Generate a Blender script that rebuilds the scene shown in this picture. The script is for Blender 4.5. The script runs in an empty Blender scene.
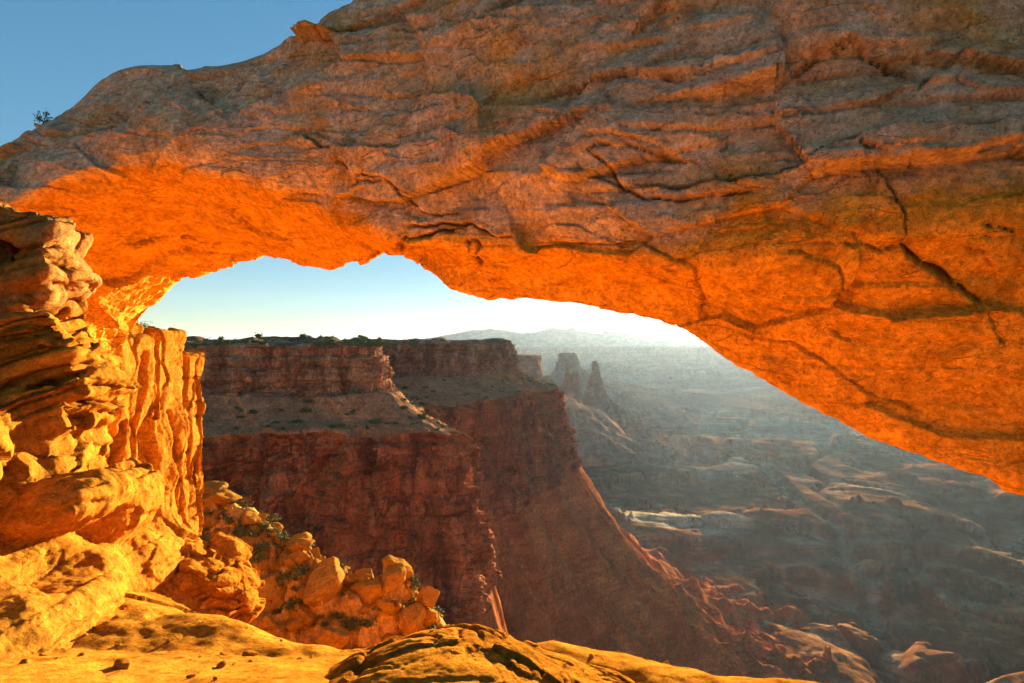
import bpy, math, random
import numpy as np
from mathutils import Vector

R = math.radians
SC = bpy.context.scene
COL = SC.collection

# ---------------------------------------------------------------- camera
F = 569.0                       # focal length in pixels of the 1024 wide picture
HZ = 341.5
cam_d = bpy.data.cameras.new('camera')
cam_d.sensor_width = 36.0
cam_d.lens = F / 1024 * 36.0
cam_d.clip_start = 0.05
cam_d.clip_end = 120000
cam = bpy.data.objects.new('camera', cam_d)
cam.rotation_euler = (R(90), 0, 0)
COL.objects.link(cam)
SC.camera = cam

# ---------------------------------------------------------------- sky, sun, exposure
SUN_AZ, SUN_EL = R(21.5), R(4.0)
world = bpy.data.worlds.new('World')
SC.world = world
world.use_nodes = True
wn = world.node_tree
sky = wn.nodes.new('ShaderNodeTexSky')
sky.sky_type = 'NISHITA'
sky.sun_disc = False
sky.sun_elevation = SUN_EL
sky.sun_rotation = SUN_AZ
sky.altitude = 3000
sky.air_density = 1.0
sky.dust_density = 0.15
sky.ozone_density = 1.7
bg = wn.nodes['Background']
bg.inputs['Strength'].default_value = 0.070
hsv = wn.nodes.new('ShaderNodeHueSaturation')
hsv.inputs['Saturation'].default_value = 1.7
gam = wn.nodes.new('ShaderNodeGamma')
gam.inputs['Gamma'].default_value = 0.5
wn.links.new(sky.outputs[0], gam.inputs[0])
wn.links.new(gam.outputs[0], hsv.inputs['Color'])
wn.links.new(hsv.outputs[0], bg.inputs[0])

sun_d = bpy.data.lights.new('sun', 'SUN')
sun_d.energy = 5.0
sun_d.angle = R(0.5)
sun_d.color = (1.0, 0.88, 0.56)
sun = bpy.data.objects.new('sun', sun_d)
SDIR = Vector((math.sin(SUN_AZ) * math.cos(SUN_EL), math.cos(SUN_AZ) * math.cos(SUN_EL), math.sin(SUN_EL)))
sun.rotation_euler = SDIR.to_track_quat('Z', 'Y').to_euler()
COL.objects.link(sun)

SC.view_settings.view_transform = 'Standard'
SC.view_settings.look = 'None'
SC.view_settings.gamma = 1.0
SC.view_settings.use_curve_mapping = False
SC.view_settings.exposure = 2.6
SC.cycles.use_denoising = True
SC.cycles.diffuse_bounces = 5
SC.cycles.max_bounces = 8

# ---------------------------------------------------------------- noise
_rng = np.random.RandomState(7)
_perm = np.concatenate([_rng.permutation(256)] * 3).astype(np.int32)
_g = _rng.normal(size=(256, 3)); _g /= np.linalg.norm(_g, axis=1)[:, None]
_g = _g.astype(np.float32)


def perlin(x, y, z):
    x, y, z = np.broadcast_arrays(np.asarray(x, np.float32), np.asarray(y, np.float32), np.asarray(z, np.float32))
    sh = x.shape
    x, y, z = x.ravel(), y.ravel(), z.ravel()
    fx, fy, fz = np.floor(x), np.floor(y), np.floor(z)
    ix, iy, iz = (fx.astype(np.int32) & 255), (fy.astype(np.int32) & 255), (fz.astype(np.int32) & 255)
    x, y, z = x - fx, y - fy, z - fz
    u, v, w = (t * t * t * (t * (t * 6 - 15) + 10) for t in (x, y, z))
    out = np.zeros_like(x)
    for dx in (0, 1):
        wx = u if dx else 1 - u
        px = _perm[ix + dx]
        for dy in (0, 1):
            wy = (v if dy else 1 - v) * wx
            py = _perm[px + iy + dy]
            for dz in (0, 1):
                g = _g[_perm[py + iz + dz]]
                out += wy * (w if dz else 1 - w) * (g[:, 0] * (x - dx) + g[:, 1] * (y - dy) + g[:, 2] * (z - dz))
    return (out * 1.6).reshape(sh)


def fbm(p, scale, octs=4, seed=0, gain=0.5, mode=None, stretch=(1, 1, 1)):
    """p (...,3); feature size scale in metres"""
    tot, amp, n = 0, 1.0, 0
    o = seed * 17.31
    for k in range(octs):
        f = 2.03 ** k / scale
        a = perlin(p[..., 0] * f / stretch[0] + o, p[..., 1] * f / stretch[1] - o * .7, p[..., 2] * f / stretch[2] + o * 1.3)
        if mode == 'billow':
            a = np.abs(a) * 2 - .5
        elif mode == 'ridge':
            a = .5 - np.abs(a) * 2
        tot = tot + a * amp
        n += amp
        amp *= gain
        o += 5.7
    return tot / n


def worley(p, scale, seed=0, stretch=(1, 1, 1)):
    """F1, F2 distance and a random value of the nearest cell"""
    q = np.stack([p[..., i] / scale / stretch[i] + seed * 3.7 for i in range(3)], -1).astype(np.float32)
    sh = q.shape[:-1]
    q = q.reshape(-1, 3)
    b = np.floor(q).astype(np.int32)
    fr = q - b
    f1 = np.full(len(q), 9., np.float32); f2 = f1.copy(); val = np.zeros(len(q), np.float32)
    for dx in (-1, 0, 1):
        for dy in (-1, 0, 1):
            for dz in (-1, 0, 1):
                h = _perm[_perm[_perm[(b[:, 0] + dx) & 255] + ((b[:, 1] + dy) & 255)] + ((b[:, 2] + dz) & 255)]
                j = _g[h] * .45 + .5
                d = np.sqrt((j[:, 0] + dx - fr[:, 0]) ** 2 + (j[:, 1] + dy - fr[:, 1]) ** 2 + (j[:, 2] + dz - fr[:, 2]) ** 2)
                m = d < f1
                f2 = np.where(m, f1, np.minimum(f2, d))
                val = np.where(m, h / 255., val)
                f1 = np.where(m, d, f1)
    return f1.reshape(sh), f2.reshape(sh), val.reshape(sh)


def facets(p, scale, seed=0, stretch=(1, 1, 1)):
    """broken flat faces: every cell is a plane with its own tilt and offset; returns (offset, edge 0..1)"""
    q = np.stack([p[..., i] / scale / stretch[i] + seed * 2.9 for i in range(3)], -1).astype(np.float32)
    sh = q.shape[:-1]
    q = q.reshape(-1, 3)
    b = np.floor(q).astype(np.int32)
    fr = q - b
    f1 = np.full(len(q), 9., np.float32); f2 = f1.copy(); tl = np.zeros(len(q), np.float32)
    for dx in (-1, 0, 1):
        for dy in (-1, 0, 1):
            for dz in (-1, 0, 1):
                h = _perm[_perm[_perm[(b[:, 0] + dx) & 255] + ((b[:, 1] + dy) & 255)] + ((b[:, 2] + dz) & 255)]
                j = _g[h] * .45 + .5
                rx, ry, rz = fr[:, 0] - j[:, 0] - dx, fr[:, 1] - j[:, 1] - dy, fr[:, 2] - j[:, 2] - dz
                d = np.sqrt(rx * rx + ry * ry + rz * rz)
                g = _g[(h * 7 + 13) & 255]
                m = d < f1
                f2 = np.where(m, f1, np.minimum(f2, d))
                tl = np.where(m, g[:, 0] * rx + g[:, 1] * ry + g[:, 2] * rz + (h / 255. - .5) * .5, tl)
                f1 = np.where(m, d, f1)
    return (tl * scale).reshape(sh), np.exp(-((f2 - f1) / .07) ** 2).reshape(sh)


def sstep(a, b, x):
    t = np.clip((x - a) / (b - a), 0, 1)
    return t * t * (3 - 2 * t)


def layers(w, seed, mean, lo=-60, hi=60, var=.6):
    """bedding: random step per layer (-1..1), distance to the nearest bedding joint"""
    r = np.random.RandomState(seed)
    n = int((hi - lo) / mean) + 2
    b = lo + np.cumsum(mean * (1 - var + 2 * var * r.rand(n)))
    off = r.rand(n + 1) * 2 - 1
    i = np.searchsorted(b, w)
    ii = np.clip(i, 1, n - 1)
    d0, d1 = np.abs(w - b[ii - 1]), np.abs(b[ii] - w)
    th = b[ii] - b[ii - 1]
    return off[np.clip(i, 0, n)], np.minimum(d0, d1), d0 / th


# ---------------------------------------------------------------- meshes and tags
def P(u, v, d):
    return np.array([(u - 512.) / F * d, d, (HZ - v) / F * d])


def mesh_obj(name, V, faces, mat, parent=None, attrs=None, origin=None, smooth=True):
    V = np.asarray(V, np.float32).reshape(-1, 3)
    o0 = np.array(origin if origin is not None else (0, 0, 0), np.float32)
    me = bpy.data.meshes.new(name)
    faces = np.asarray(faces, np.int32)
    k = faces.shape[1]
    me.vertices.add(len(V))
    me.vertices.foreach_set('co', (V - o0).ravel())
    me.loops.add(faces.size)
    me.loops.foreach_set('vertex_index', faces.ravel())
    me.polygons.add(len(faces))
    me.polygons.foreach_set('loop_start', np.arange(0, faces.size, k, dtype=np.int32))
    me.polygons.foreach_set('loop_total', np.full(len(faces), k, np.int32))
    me.polygons.foreach_set('use_smooth', np.full(len(faces), smooth, bool))
    me.update(calc_edges=True)
    me.validate()
    for an, av in (attrs or {}).items():
        a = me.attributes.new(an, 'FLOAT', 'POINT')
        a.data.foreach_set('value', np.asarray(av, np.float32).ravel())
    me.materials.append(mat)
    o = bpy.data.objects.new(name, me)
    COL.objects.link(o)
    o.location = o0
    if parent is not None:
        o.parent = parent
        o.location = Vector(o0) - parent.location
    return o


def grid_faces(n, m, wrap_m=False, wrap_n=False):
    i = np.arange(n if wrap_n else n - 1)[:, None]
    j = np.arange(m if wrap_m else m - 1)[None, :]
    a = i * m + j
    b = i * m + (j + 1) % m
    c = ((i + 1) % n) * m + (j + 1) % m
    d = ((i + 1) % n) * m + j
    return np.stack([a, b, c, d], -1).reshape(-1, 4)


def normals(V, faces):
    V = V.reshape(-1, 3)
    a, b, c, d = (V[faces[:, k]] for k in range(4))
    n = np.cross(c - a, d - b)
    N = np.zeros_like(V)
    for k in range(4):
        for ax in range(3):
            N[:, ax] += np.bincount(faces[:, k], n[:, ax], len(V))
    N /= np.linalg.norm(N, axis=1)[:, None] + 1e-12
    return N


def tag(o, label=None, cat=None, group=None, kind=None):
    if label: o['label'] = label
    if cat: o['category'] = cat
    if group: o['group'] = group
    if kind: o['kind'] = kind
    return o


def empty(name, loc, label, cat, group=None):
    o = bpy.data.objects.new(name, None)
    COL.objects.link(o)
    o.location = loc
    return tag(o, label, cat, group)


def copy_tree(o, loc, rz, sc, label=None):
    r = o.copy(); COL.objects.link(r)
    r.location = loc; r.rotation_euler = (0, 0, rz); r.scale = sc if hasattr(sc, '__len__') else (sc,) * 3
    if label: r['label'] = label
    for ch in list(o.children):
        c = ch.copy(); COL.objects.link(c); c.parent = r
    return r


def catmull(pts, n, closed=False, t=None):
    """pts (k,...)-> n samples"""
    pts = np.asarray(pts, float)
    k = len(pts)
    if t is None:
        t = np.linspace(0, k if closed else k - 1, n, endpoint=not closed)
    i = np.floor(t).astype(int)
    if not closed:
        i = np.clip(i, 0, k - 2)
    f = t - i
    idx = (lambda j: j % k) if closed else (lambda j: np.clip(j, 0, k - 1))
    p0, p1, p2, p3 = pts[idx(i - 1)], pts[idx(i)], pts[idx(i + 1)], pts[idx(i + 2)]
    f = f.reshape((-1,) + (1,) * (pts.ndim - 1))
    return .5 * (2 * p1 + (p2 - p0) * f + (2 * p0 - 5 * p1 + 4 * p2 - p3) * f ** 2 + (3 * p1 - p0 - 3 * p2 + p3) * f ** 3)


def surface_nets(Fv, lo, h):
    s = Fv < 0
    nx, ny, nz = (k - 1 for k in Fv.shape)
    cnt = np.zeros((nx, ny, nz), np.int8)
    for a in (0, 1):
        for b in (0, 1):
            for c in (0, 1):
                cnt += s[a:nx + a, b:ny + b, c:nz + c]
    cells = np.argwhere((cnt > 0) & (cnt < 8))
    ids = np.full((nx, ny, nz), -1, np.int32)
    ids[cells[:, 0], cells[:, 1], cells[:, 2]] = np.arange(len(cells))
    acc = np.zeros((len(cells), 3)); num = np.zeros(len(cells))
    cor = [(a, b, c) for a in (0, 1) for b in (0, 1) for c in (0, 1)]
    val = {k: Fv[cells[:, 0] + k[0], cells[:, 1] + k[1], cells[:, 2] + k[2]] for k in cor}
    for k in cor:
        for ax in range(3):
            if k[ax] == 0:
                k2 = tuple(1 if q == ax else k[q] for q in range(3))
                v0, v1 = val[k], val[k2]
                m = (v0 < 0) != (v1 < 0)
                t = np.where(m, v0 / np.where(m, v0 - v1, 1), 0)
                for q in range(3):
                    acc[:, q] += np.where(m, k[q] + (t if q == ax else 0), 0)
                num += m
    V = np.array(lo) + (cells + acc / num[:, None]) * h
    faces = []
    for ax in range(3):
        o1, o2 = (ax + 1) % 3, (ax + 2) % 3
        sl0 = [slice(None)] * 3; sl1 = [slice(None)] * 3
        sl0[ax] = slice(0, -1); sl1[ax] = slice(1, None)
        A, B = s[tuple(sl0)], s[tuple(sl1)]
        e = np.argwhere(A != B)
        sh = np.array([nx, ny, nz])
        ok = (e[:, o1] > 0) & (e[:, o2] > 0) & (e[:, o1] < sh[o1]) & (e[:, o2] < sh[o2])
        e = e[ok]
        sgn = A[e[:, 0], e[:, 1], e[:, 2]]
        q = []
        for (da, db) in ((-1, -1), (0, -1), (0, 0), (-1, 0)):
            c = e.copy(); c[:, o1] += da; c[:, o2] += db
            q.append(ids[c[:, 0], c[:, 1], c[:, 2]])
        q = np.stack(q, -1)
        q[~sgn] = q[~sgn][:, ::-1]
        faces.append(q)
    return V, np.concatenate(faces)


def subdivide(V, faces):
    E = np.sort(np.concatenate([faces[:, [0, 1]], faces[:, [1, 2]], faces[:, [2, 3]], faces[:, [3, 0]]]), 1)
    key, inv = np.unique(E[:, 0].astype(np.int64) * len(V) + E[:, 1], return_inverse=True)
    a, b = key // len(V), key % len(V)
    mid = (V[a] + V[b]) / 2
    cen = V[faces].mean(1)
    nf, nv, ne = len(faces), len(V), len(key)
    e = [nv + inv[i * nf:(i + 1) * nf] for i in range(4)]
    c = nv + ne + np.arange(nf)
    nfaces = np.concatenate([np.stack([faces[:, i], e[i], c, e[i - 1]], 1) for i in range(4)])
    return np.concatenate([V, mid, cen]), nfaces


def sgrid(lo, hi, h):
    ax = [np.arange(lo[k], hi[k] + h, h, dtype=np.float32) for k in range(3)]
    return np.stack(np.meshgrid(*ax, indexing='ij'), -1)


def ell(p, c, r, roll=0, yaw=0, pitch=0):
    q = p - np.asarray(c, np.float32)
    x, y, z = q[..., 0], q[..., 1], q[..., 2]
    if yaw:
        a = R(yaw); x, y = x * math.cos(a) + y * math.sin(a), -x * math.sin(a) + y * math.cos(a)
    if roll:
        a = R(roll); x, z = x * math.cos(a) + z * math.sin(a), -x * math.sin(a) + z * math.cos(a)
    if pitch:
        a = R(pitch); y, z = y * math.cos(a) + z * math.sin(a), -y * math.sin(a) + z * math.cos(a)
    k = np.sqrt((x / r[0]) ** 2 + (y / r[1]) ** 2 + (z / r[2]) ** 2)
    return (k - 1) * min(r)


def rbox(p, c, r, rad=.1, roll=0, yaw=0):
    q = p - np.asarray(c, np.float32)
    x, y, z = q[..., 0], q[..., 1], q[..., 2]
    if yaw:
        a = R(yaw); x, y = x * math.cos(a) + y * math.sin(a), -x * math.sin(a) + y * math.cos(a)
    if roll:
        a = R(roll); x, z = x * math.cos(a) + z * math.sin(a), -x * math.sin(a) + z * math.cos(a)
    dx, dy, dz = np.abs(x) - r[0] + rad, np.abs(y) - r[1] + rad, np.abs(z) - r[2] + rad
    return np.sqrt(np.maximum(dx, 0) ** 2 + np.maximum(dy, 0) ** 2 + np.maximum(dz, 0) ** 2) + np.minimum(np.maximum(dx, np.maximum(dy, dz)), 0) - rad


def smin(a, b, k):
    h = np.clip(.5 + .5 * (b - a) / k, 0, 1)
    return b * (1 - h) + a * h - k * h * (1 - h)


def seg_dist(uv, poly):
    """distance (and side) from points uv (n,2) to a polyline"""
    best = np.full(len(uv), 1e9); side = np.zeros(len(uv)); par = np.zeros(len(uv))
    poly = np.asarray(poly, float)
    L = np.concatenate([[0], np.cumsum(np.linalg.norm(np.diff(poly, axis=0), axis=1))])
    for i in range(len(poly) - 1):
        a, b = poly[i], poly[i + 1]
        ab = b - a
        t = np.clip(((uv - a) @ ab) / (ab @ ab), 0, 1)
        d = np.linalg.norm(uv - (a + t[:, None] * ab), axis=1)
        m = d < best
        best = np.where(m, d, best)
        cr = ab[0] * (uv[:, 1] - a[1]) - ab[1] * (uv[:, 0] - a[0])
        side = np.where(m, np.sign(cr), side)
        par = np.where(m, (L[i] + t * np.linalg.norm(ab)) / L[-1], par)
    return best, side, par


# ---------------------------------------------------------------- materials
class NT:
    def __init__(s, name):
        s.m = bpy.data.materials.new(name); s.m.use_nodes = True
        s.t = s.m.node_tree
        s.b = s.t.nodes['Principled BSDF']
        s.tc = s.t.nodes.new('ShaderNodeTexCoord').outputs['Object']

    def n(s, ty, ins=None, **kw):
        nd = s.t.nodes.new(ty)
        for k, v in kw.items(): setattr(nd, k, v)
        for k, v in (ins or {}).items():
            if isinstance(v, bpy.types.NodeSocket): s.t.links.new(v, nd.inputs[k])
            else: nd.inputs[k].default_value = v
        return nd

    def noise(s, scale, detail=6, rough=.6, vec=None, dist=0):
        return s.n('ShaderNodeTexNoise', {'Vector': vec or s.tc, 'Scale': scale, 'Detail': detail, 'Roughness': rough, 'Distortion': dist}).outputs['Fac']

    def mapv(s, scale, rot=(0, 0, 0), vec=None):
        return s.n('ShaderNodeMapping', {'Vector': vec or s.tc, 'Scale': scale, 'Rotation': rot}).outputs[0]

    def ramp(s, fac, a, b):
        nd = s.n('ShaderNodeMapRange', {'Value': fac, 'From Min': a, 'From Max': b})
        return nd.outputs[0]

    def mix(s, fac, a, b, mode='MIX'):
        nd = s.t.nodes.new('ShaderNodeMix'); nd.data_type = 'RGBA'; nd.blend_type = mode
        for k, v in ((0, fac), (6, a), (7, b)):
            if isinstance(v, bpy.types.NodeSocket): s.t.links.new(v, nd.inputs[k])
            else: nd.inputs[k].default_value = v if k == 0 else (tuple(v) + (1,) if len(v) == 3 else v)
        return nd.outputs[2]

    def math(s, op, a, b=0.0):
        nd = s.t.nodes.new('ShaderNodeMath'); nd.operation = op
        for k, v in ((0, a), (1, b)):
            if isinstance(v, bpy.types.NodeSocket): s.t.links.new(v, nd.inputs[k])
            else: nd.inputs[k].default_value = v
        return nd.outputs[0]

    def attr(s, name):
        return s.n('ShaderNodeAttribute', attribute_name=name).outputs['Fac']

    def bump(s, h, dist, strength=1.0, normal=None):
        ins = {'Height': h, 'Distance': dist, 'Strength': strength}
        if normal is not None: ins['Normal'] = normal
        return s.n('ShaderNodeBump', ins).outputs[0]

    def done(s, col, normal=None, rough=.9, spec=.0):
        if isinstance(col, bpy.types.NodeSocket): s.t.links.new(col, s.b.inputs['Base Color'])
        else: s.b.inputs['Base Color'].default_value = tuple(col) + (1,)
        if normal is not None: s.t.links.new(normal, s.b.inputs['Normal'])
        s.b.inputs['Roughness'].default_value = rough
        s.b.inputs['Specular IOR Level'].default_value = spec
        return s.m


def near_rock(name, fresh, light, dark, patina=None, bed=(0.25, 0.1, 4.0), bscale=1.0):
    """close-up sandstone: blotches, bedding lines, grain; attribute 'patina' = greyish weathered skin"""
    t = NT(name)
    big = t.noise(1.1, 5, .6, dist=.6)
    mid = t.noise(5.0, 8, .65)
    c = t.mix(t.ramp(big, .35, .65), fresh, light)
    c = t.mix(t.math('MULTIPLY', t.ramp(mid, .5, .75), .6), c, dark)
    bv = t.mapv((bed[0] * 3, bed[0] * 3, bed[2] * 3), (R(6), R(-8), 0))
    bands = t.noise(1.0, 5, .7, vec=bv, dist=.3)
    c = t.mix(t.math('MULTIPLY', t.ramp(bands, .45, .7), .35), c, dark)
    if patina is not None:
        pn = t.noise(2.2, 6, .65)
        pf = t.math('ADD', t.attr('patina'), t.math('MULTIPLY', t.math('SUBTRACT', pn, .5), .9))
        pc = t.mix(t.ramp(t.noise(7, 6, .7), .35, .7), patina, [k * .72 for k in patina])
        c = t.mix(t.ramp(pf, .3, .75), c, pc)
    # broad stains and blotches
    bl = t.noise(2.6, 7, .7, dist=.8)
    c = t.mix(.75, c, t.mix(t.ramp(bl, .36, .64), (.66, .64, .62), (1.38, 1.36, 1.34)), 'MULTIPLY')
    # thin bedding lines, broken up
    wv = t.n('ShaderNodeVectorMath', {0: t.tc, 1: t.n('ShaderNodeVectorMath', {0: t.n('ShaderNodeTexNoise', {'Vector': t.tc, 'Scale': 1.6, 'Detail': 5}).outputs['Color'], 'Scale': .35}, operation='SCALE').outputs[0]}, operation='ADD').outputs[0]
    lines = None
    for sc_, st, thick, mk in ((.8, (.45, .45, 2.0), .007, .52), (2.2, (.35, .35, 2.2), .012, .55)):
        vv = t.mapv([k * sc_ for k in st], (R(6), R(-10), 0), wv)
        ct = t.math('ABSOLUTE', t.math('SUBTRACT', t.noise(1.0, 2.5, .5, vec=vv), .5))
        ln = t.math('MULTIPLY', t.n('ShaderNodeMapRange', {'Value': ct, 'From Min': thick, 'From Max': 0.0}).outputs[0], t.ramp(t.noise(1.1 * sc_ ** .6, 3, .6), mk - .06, mk + .06))
        lines = ln if lines is None else t.math('MAXIMUM', lines, ln)
    c = t.mix(t.math('MULTIPLY', lines, .45), c, [k * .3 for k in dark])
    grit = t.noise(13, 7, .78, dist=.4)
    c = t.mix(.75, c, t.mix(t.ramp(grit, .36, .64), (.56, .54, .52), (1.48, 1.46, 1.44)), 'MULTIPLY')
    pits = t.ramp(t.noise(22, 5, .7), .58, .66)
    c = t.mix(t.math('MULTIPLY', pits, .5), c, [k * .45 for k in dark])
    g = t.noise(70, 6, .75)
    c = t.mix(.6, c, t.mix(t.ramp(g, .3, .7), (.6,) * 3, (1.35,) * 3), 'MULTIPLY')
    crk = t.attr('crack')
    c = t.mix(t.math('MULTIPLY', crk, .8), c, [k * .2 for k in dark])
    h = t.math('ADD', t.math('MULTIPLY', t.noise(4.5, 9, .66), 1.0), t.math('MULTIPLY', bands, .5))
    h = t.math('SUBTRACT', h, t.math('ADD', t.math('MULTIPLY', lines, .35), t.math('MULTIPLY', pits, .30)))
    h = t.math('ADD', h, t.math('MULTIPLY', grit, .45))
    n1 = t.bump(h, .09 * bscale, 1.0)
    n2 = t.bump(t.noise(28, 6, .75), .03 * bscale, 1.0, n1)
    return t.done(c, n2, 1.0, .0)


def cliff_rock(name, base, light, dark, scale=10., stain=.6, scree=None, joints=False):
    t = NT(name)
    big = t.noise(1 / scale / 3, 5, .6)
    c = t.mix(t.ramp(big, .35, .65), base, light)
    bv = t.mapv((.15 / scale, .15 / scale, 5. / scale))
    bands = t.noise(1, 6, .7, vec=bv, dist=.15)
    c = t.mix(t.math('MULTIPLY', t.ramp(bands, .45, .65), .55), c, dark)
    if stain:
        sv = t.mapv((2.2 / scale, 2.2 / scale, .13 / scale))
        st = t.noise(1, 5, .65, vec=sv)
        c = t.mix(t.math('MULTIPLY', t.math('MULTIPLY', t.ramp(st, .48, .66), stain), t.attr('stain')), c, [k * .4 for k in dark])
    if scree is not None:
        geo = t.n('ShaderNodeNewGeometry').outputs['Normal']
        sz = t.n('ShaderNodeSeparateXYZ', {0: geo}).outputs[2]
        sn = t.math('ADD', sz, t.math('MULTIPLY', t.math('SUBTRACT', t.noise(2 / scale, 6, .7), .5), .5))
        sc_ = t.mix(t.ramp(t.noise(4 / scale, 8, .75), .4, .65), scree, [k * .6 for k in scree])
        c = t.mix(t.ramp(sn, .45, .75), c, sc_)
    if joints:
        wv = t.n('ShaderNodeVectorMath', {0: t.tc, 1: t.n('ShaderNodeVectorMath', {0: t.n('ShaderNodeTexNoise', {'Vector': t.tc, 'Scale': .12, 'Detail': 4}).outputs['Color'], 'Scale': 5.}, operation='SCALE').outputs[0]}, operation='ADD').outputs[0]
        var_ = t.noise(1, 6, .7, vec=t.mapv((.10, .10, .018), (0, 0, 0), wv))
        c = t.mix(t.math('MULTIPLY', t.ramp(var_, .48, .60), .75), c, [k * .45 for k in dark])
        pal = t.noise(1, 5, .7, vec=t.mapv((.16, .16, .02), (.3, 0, 0), wv))
        c = t.mix(t.math('MULTIPLY', t.ramp(pal, .54, .66), .5), c, [min(1, k * 1.5) for k in light])
        for f_, fz_, th in ((.07, .012, .010), (.19, .03, .016)):
            ct = t.math('ABSOLUTE', t.math('SUBTRACT', t.noise(1, 2.5, .5, vec=t.mapv((f_, f_, fz_), (0, 0, 0), wv)), .5))
            ln = t.math('MULTIPLY', t.n('ShaderNodeMapRange', {'Value': ct, 'From Min': th, 'From Max': 0.0}).outputs[0], t.ramp(t.noise(.06, 3, .6), .44, .56))
            c = t.mix(t.math('MULTIPLY', ln, .8), c, [k * .2 for k in dark])
        hl = t.math('ABSOLUTE', t.math('SUBTRACT', t.noise(1, 3, .55, vec=t.mapv((.015, .015, .30), (0, 0, 0), wv)), .5))
        ln = t.math('MULTIPLY', t.n('ShaderNodeMapRange', {'Value': hl, 'From Min': .03, 'From Max': 0.0}).outputs[0], t.ramp(t.noise(.05, 4, .6), .42, .56))
        c = t.mix(t.math('MULTIPLY', ln, .7), c, [k * .25 for k in dark])
    bl = t.noise(.8 / scale, 8, .72, dist=.5)
    c = t.mix(.8, c, t.mix(t.ramp(bl, .36, .64), (.5, .48, .46), (1.4, 1.36, 1.32)), 'MULTIPLY')
    gr = t.noise(7. / scale, 5, .8)
    c = t.mix(.7, c, t.mix(t.ramp(gr, .38, .62), (.45,) * 3, (1.5,) * 3), 'MULTIPLY')
    n1 = t.bump(t.math('ADD', t.noise(1.2 / scale, 10, .65), t.math('MULTIPLY', bands, .6)), .12 * scale, 1.0)
    n2 = t.bump(t.noise(9. / scale, 8, .75), .03 * scale, 1.0, n1)
    return t.done(c, n2, 1.0, .0)


def leaf_mat(name, a, b):
    t = NT(name)
    c = t.mix(t.ramp(t.noise(3, 3, .6), .35, .65), a, b)
    return t.done(c, None, .8, .1)


M_ARCH = near_rock('arch sandstone', (.74, .33, .035), (.78, .38, .045), (.56, .21, .022), patina=(.78, .53, .345))
M_LEDGE = near_rock('ledge sandstone', (.74, .245, .022), (.78, .29, .03), (.56, .165, .016))
M_OUT = near_rock('outcrop sandstone', (.74, .26, .026), (.78, .31, .034), (.54, .16, .018), patina=(.54, .28, .13))
M_DIST = near_rock('pillar sandstone', (.74, .27, .028), (.78, .33, .04), (.48, .15, .02), bscale=3)
M_RUBBLE = cliff_rock('rubble earth', (.46, .21, .05), (.52, .26, .07), (.30, .12, .03), 1.2, 0)
M_BOULD = near_rock('boulder sandstone', (.58, .25, .04), (.62, .30, .055), (.38, .14, .025), bscale=2)
M_CAP = cliff_rock('caprock sandstone', (.44, .19, .095), (.52, .27, .15), (.30, .10, .05), 9, .75, (.36, .18, .10), joints=True)
M_BENCH = cliff_rock('bench soil', (.44, .165, .075), (.52, .22, .10), (.28, .10, .045), 8, 0, (.44, .19, .09))
M_WALL = cliff_rock('layered red sandstone', (.42, .115, .04), (.48, .16, .06), (.25, .06, .024), 9, .55, (.36, .12, .05), joints=True)
M_TALUS = cliff_rock('talus', (.42, .105, .032), (.50, .15, .05), (.22, .05, .018), 14, 0, (.36, .10, .032))
M_FAR = cliff_rock('far sandstone', (.33, .15, .08), (.38, .19, .11), (.24, .10, .05), 110, .3, (.30, .16, .10))
M_JUNI = leaf_mat('juniper leaves', (.075, .105, .028), (.14, .16, .05))
M_TOWER = cliff_rock('spire sandstone', (.24, .10, .05), (.28, .13, .07), (.16, .065, .03), 60, .4, (.22, .10, .06))
M_SHRUB = leaf_mat('shrub leaves', (.05, .07, .02), (.10, .125, .035))
M_DRY = leaf_mat('dry bush leaves', (.07, .085, .022), (.12, .12, .035))
M_WOOD = leaf_mat('bark', (.12, .08, .05), (.18, .12, .08))

# ================================================================ the arch
# station: front crest T, front lower lip L, back lower lip B, each (u, v, distance)
ST = [
    [(-420, 760, 10.5), (-150, 800, 8.6), (10, 700, 10.8)],
    [(-330, 560, 10.4), (-120, 620, 8.5), (40, 560, 11.0)],
    [(-230, 330, 10.2), (-95, 420, 8.5), (66, 430, 11.4)],
    [(-110, 212, 10.0), (-35, 265, 8.6), (92, 362, 11.8)],
    [(0, 152, 9.9), (48, 198, 8.6), (118, 330, 12.0)],
    [(58, 116, 9.9), (108, 180, 8.6), (150, 300, 12.1)],
    [(120, 70, 9.8), (170, 172, 8.5), (190, 272, 12.1)],
    [(200, 70, 9.5), (250, 190, 8.3), (240, 261, 11.8)],
    [(262, 56, 9.2), (292, 203, 8.15), (275, 262, 11.4)],
    [(297, 37, 9.0), (325, 214, 8.0), (308, 266, 11.0)],
    [(345, 4, 8.7), (380, 236, 7.6), (360, 262, 10.0)],
    [(402, -20, 8.4), (428, 240, 7.2), (405, 253, 9.0)],
    [(450, -50, 8.1), (475, 240, 6.9), (456, 283, 8.3)],
    [(510, -90, 7.8), (540, 246, 6.5), (520, 297, 8.0)],
    [(590, -120, 7.4), (620, 252, 6.1), (604, 310, 7.6)],
    [(680, -150, 7.0), (700, 250, 5.7), (682, 328, 7.2)],
    [(760, -170, 6.7), (775, 238, 5.4), (722, 357, 7.0)],
    [(860, -180, 6.4), (860, 225, 5.1), (790, 393, 6.7)],
    [(980, -180, 6.1), (960, 212, 4.8), (890, 449, 6.2)],
    [(1110, -160, 5.9), (1080, 200, 4.6), (1010, 489, 5.8)],
    [(1280, -100, 5.8), (1230, 220, 4.5), (1130, 560, 5.6)],
    [(1480, 60, 5.8), (1400, 330, 4.5), (1230, 690, 5.6)],
    [(1700, 350, 5.9), (1550, 560, 4.6), (1320, 830, 5.6)],
    [(1850, 800, 6.0), (1700, 900, 4.6), (1420, 1000, 5.6)],
]


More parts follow.
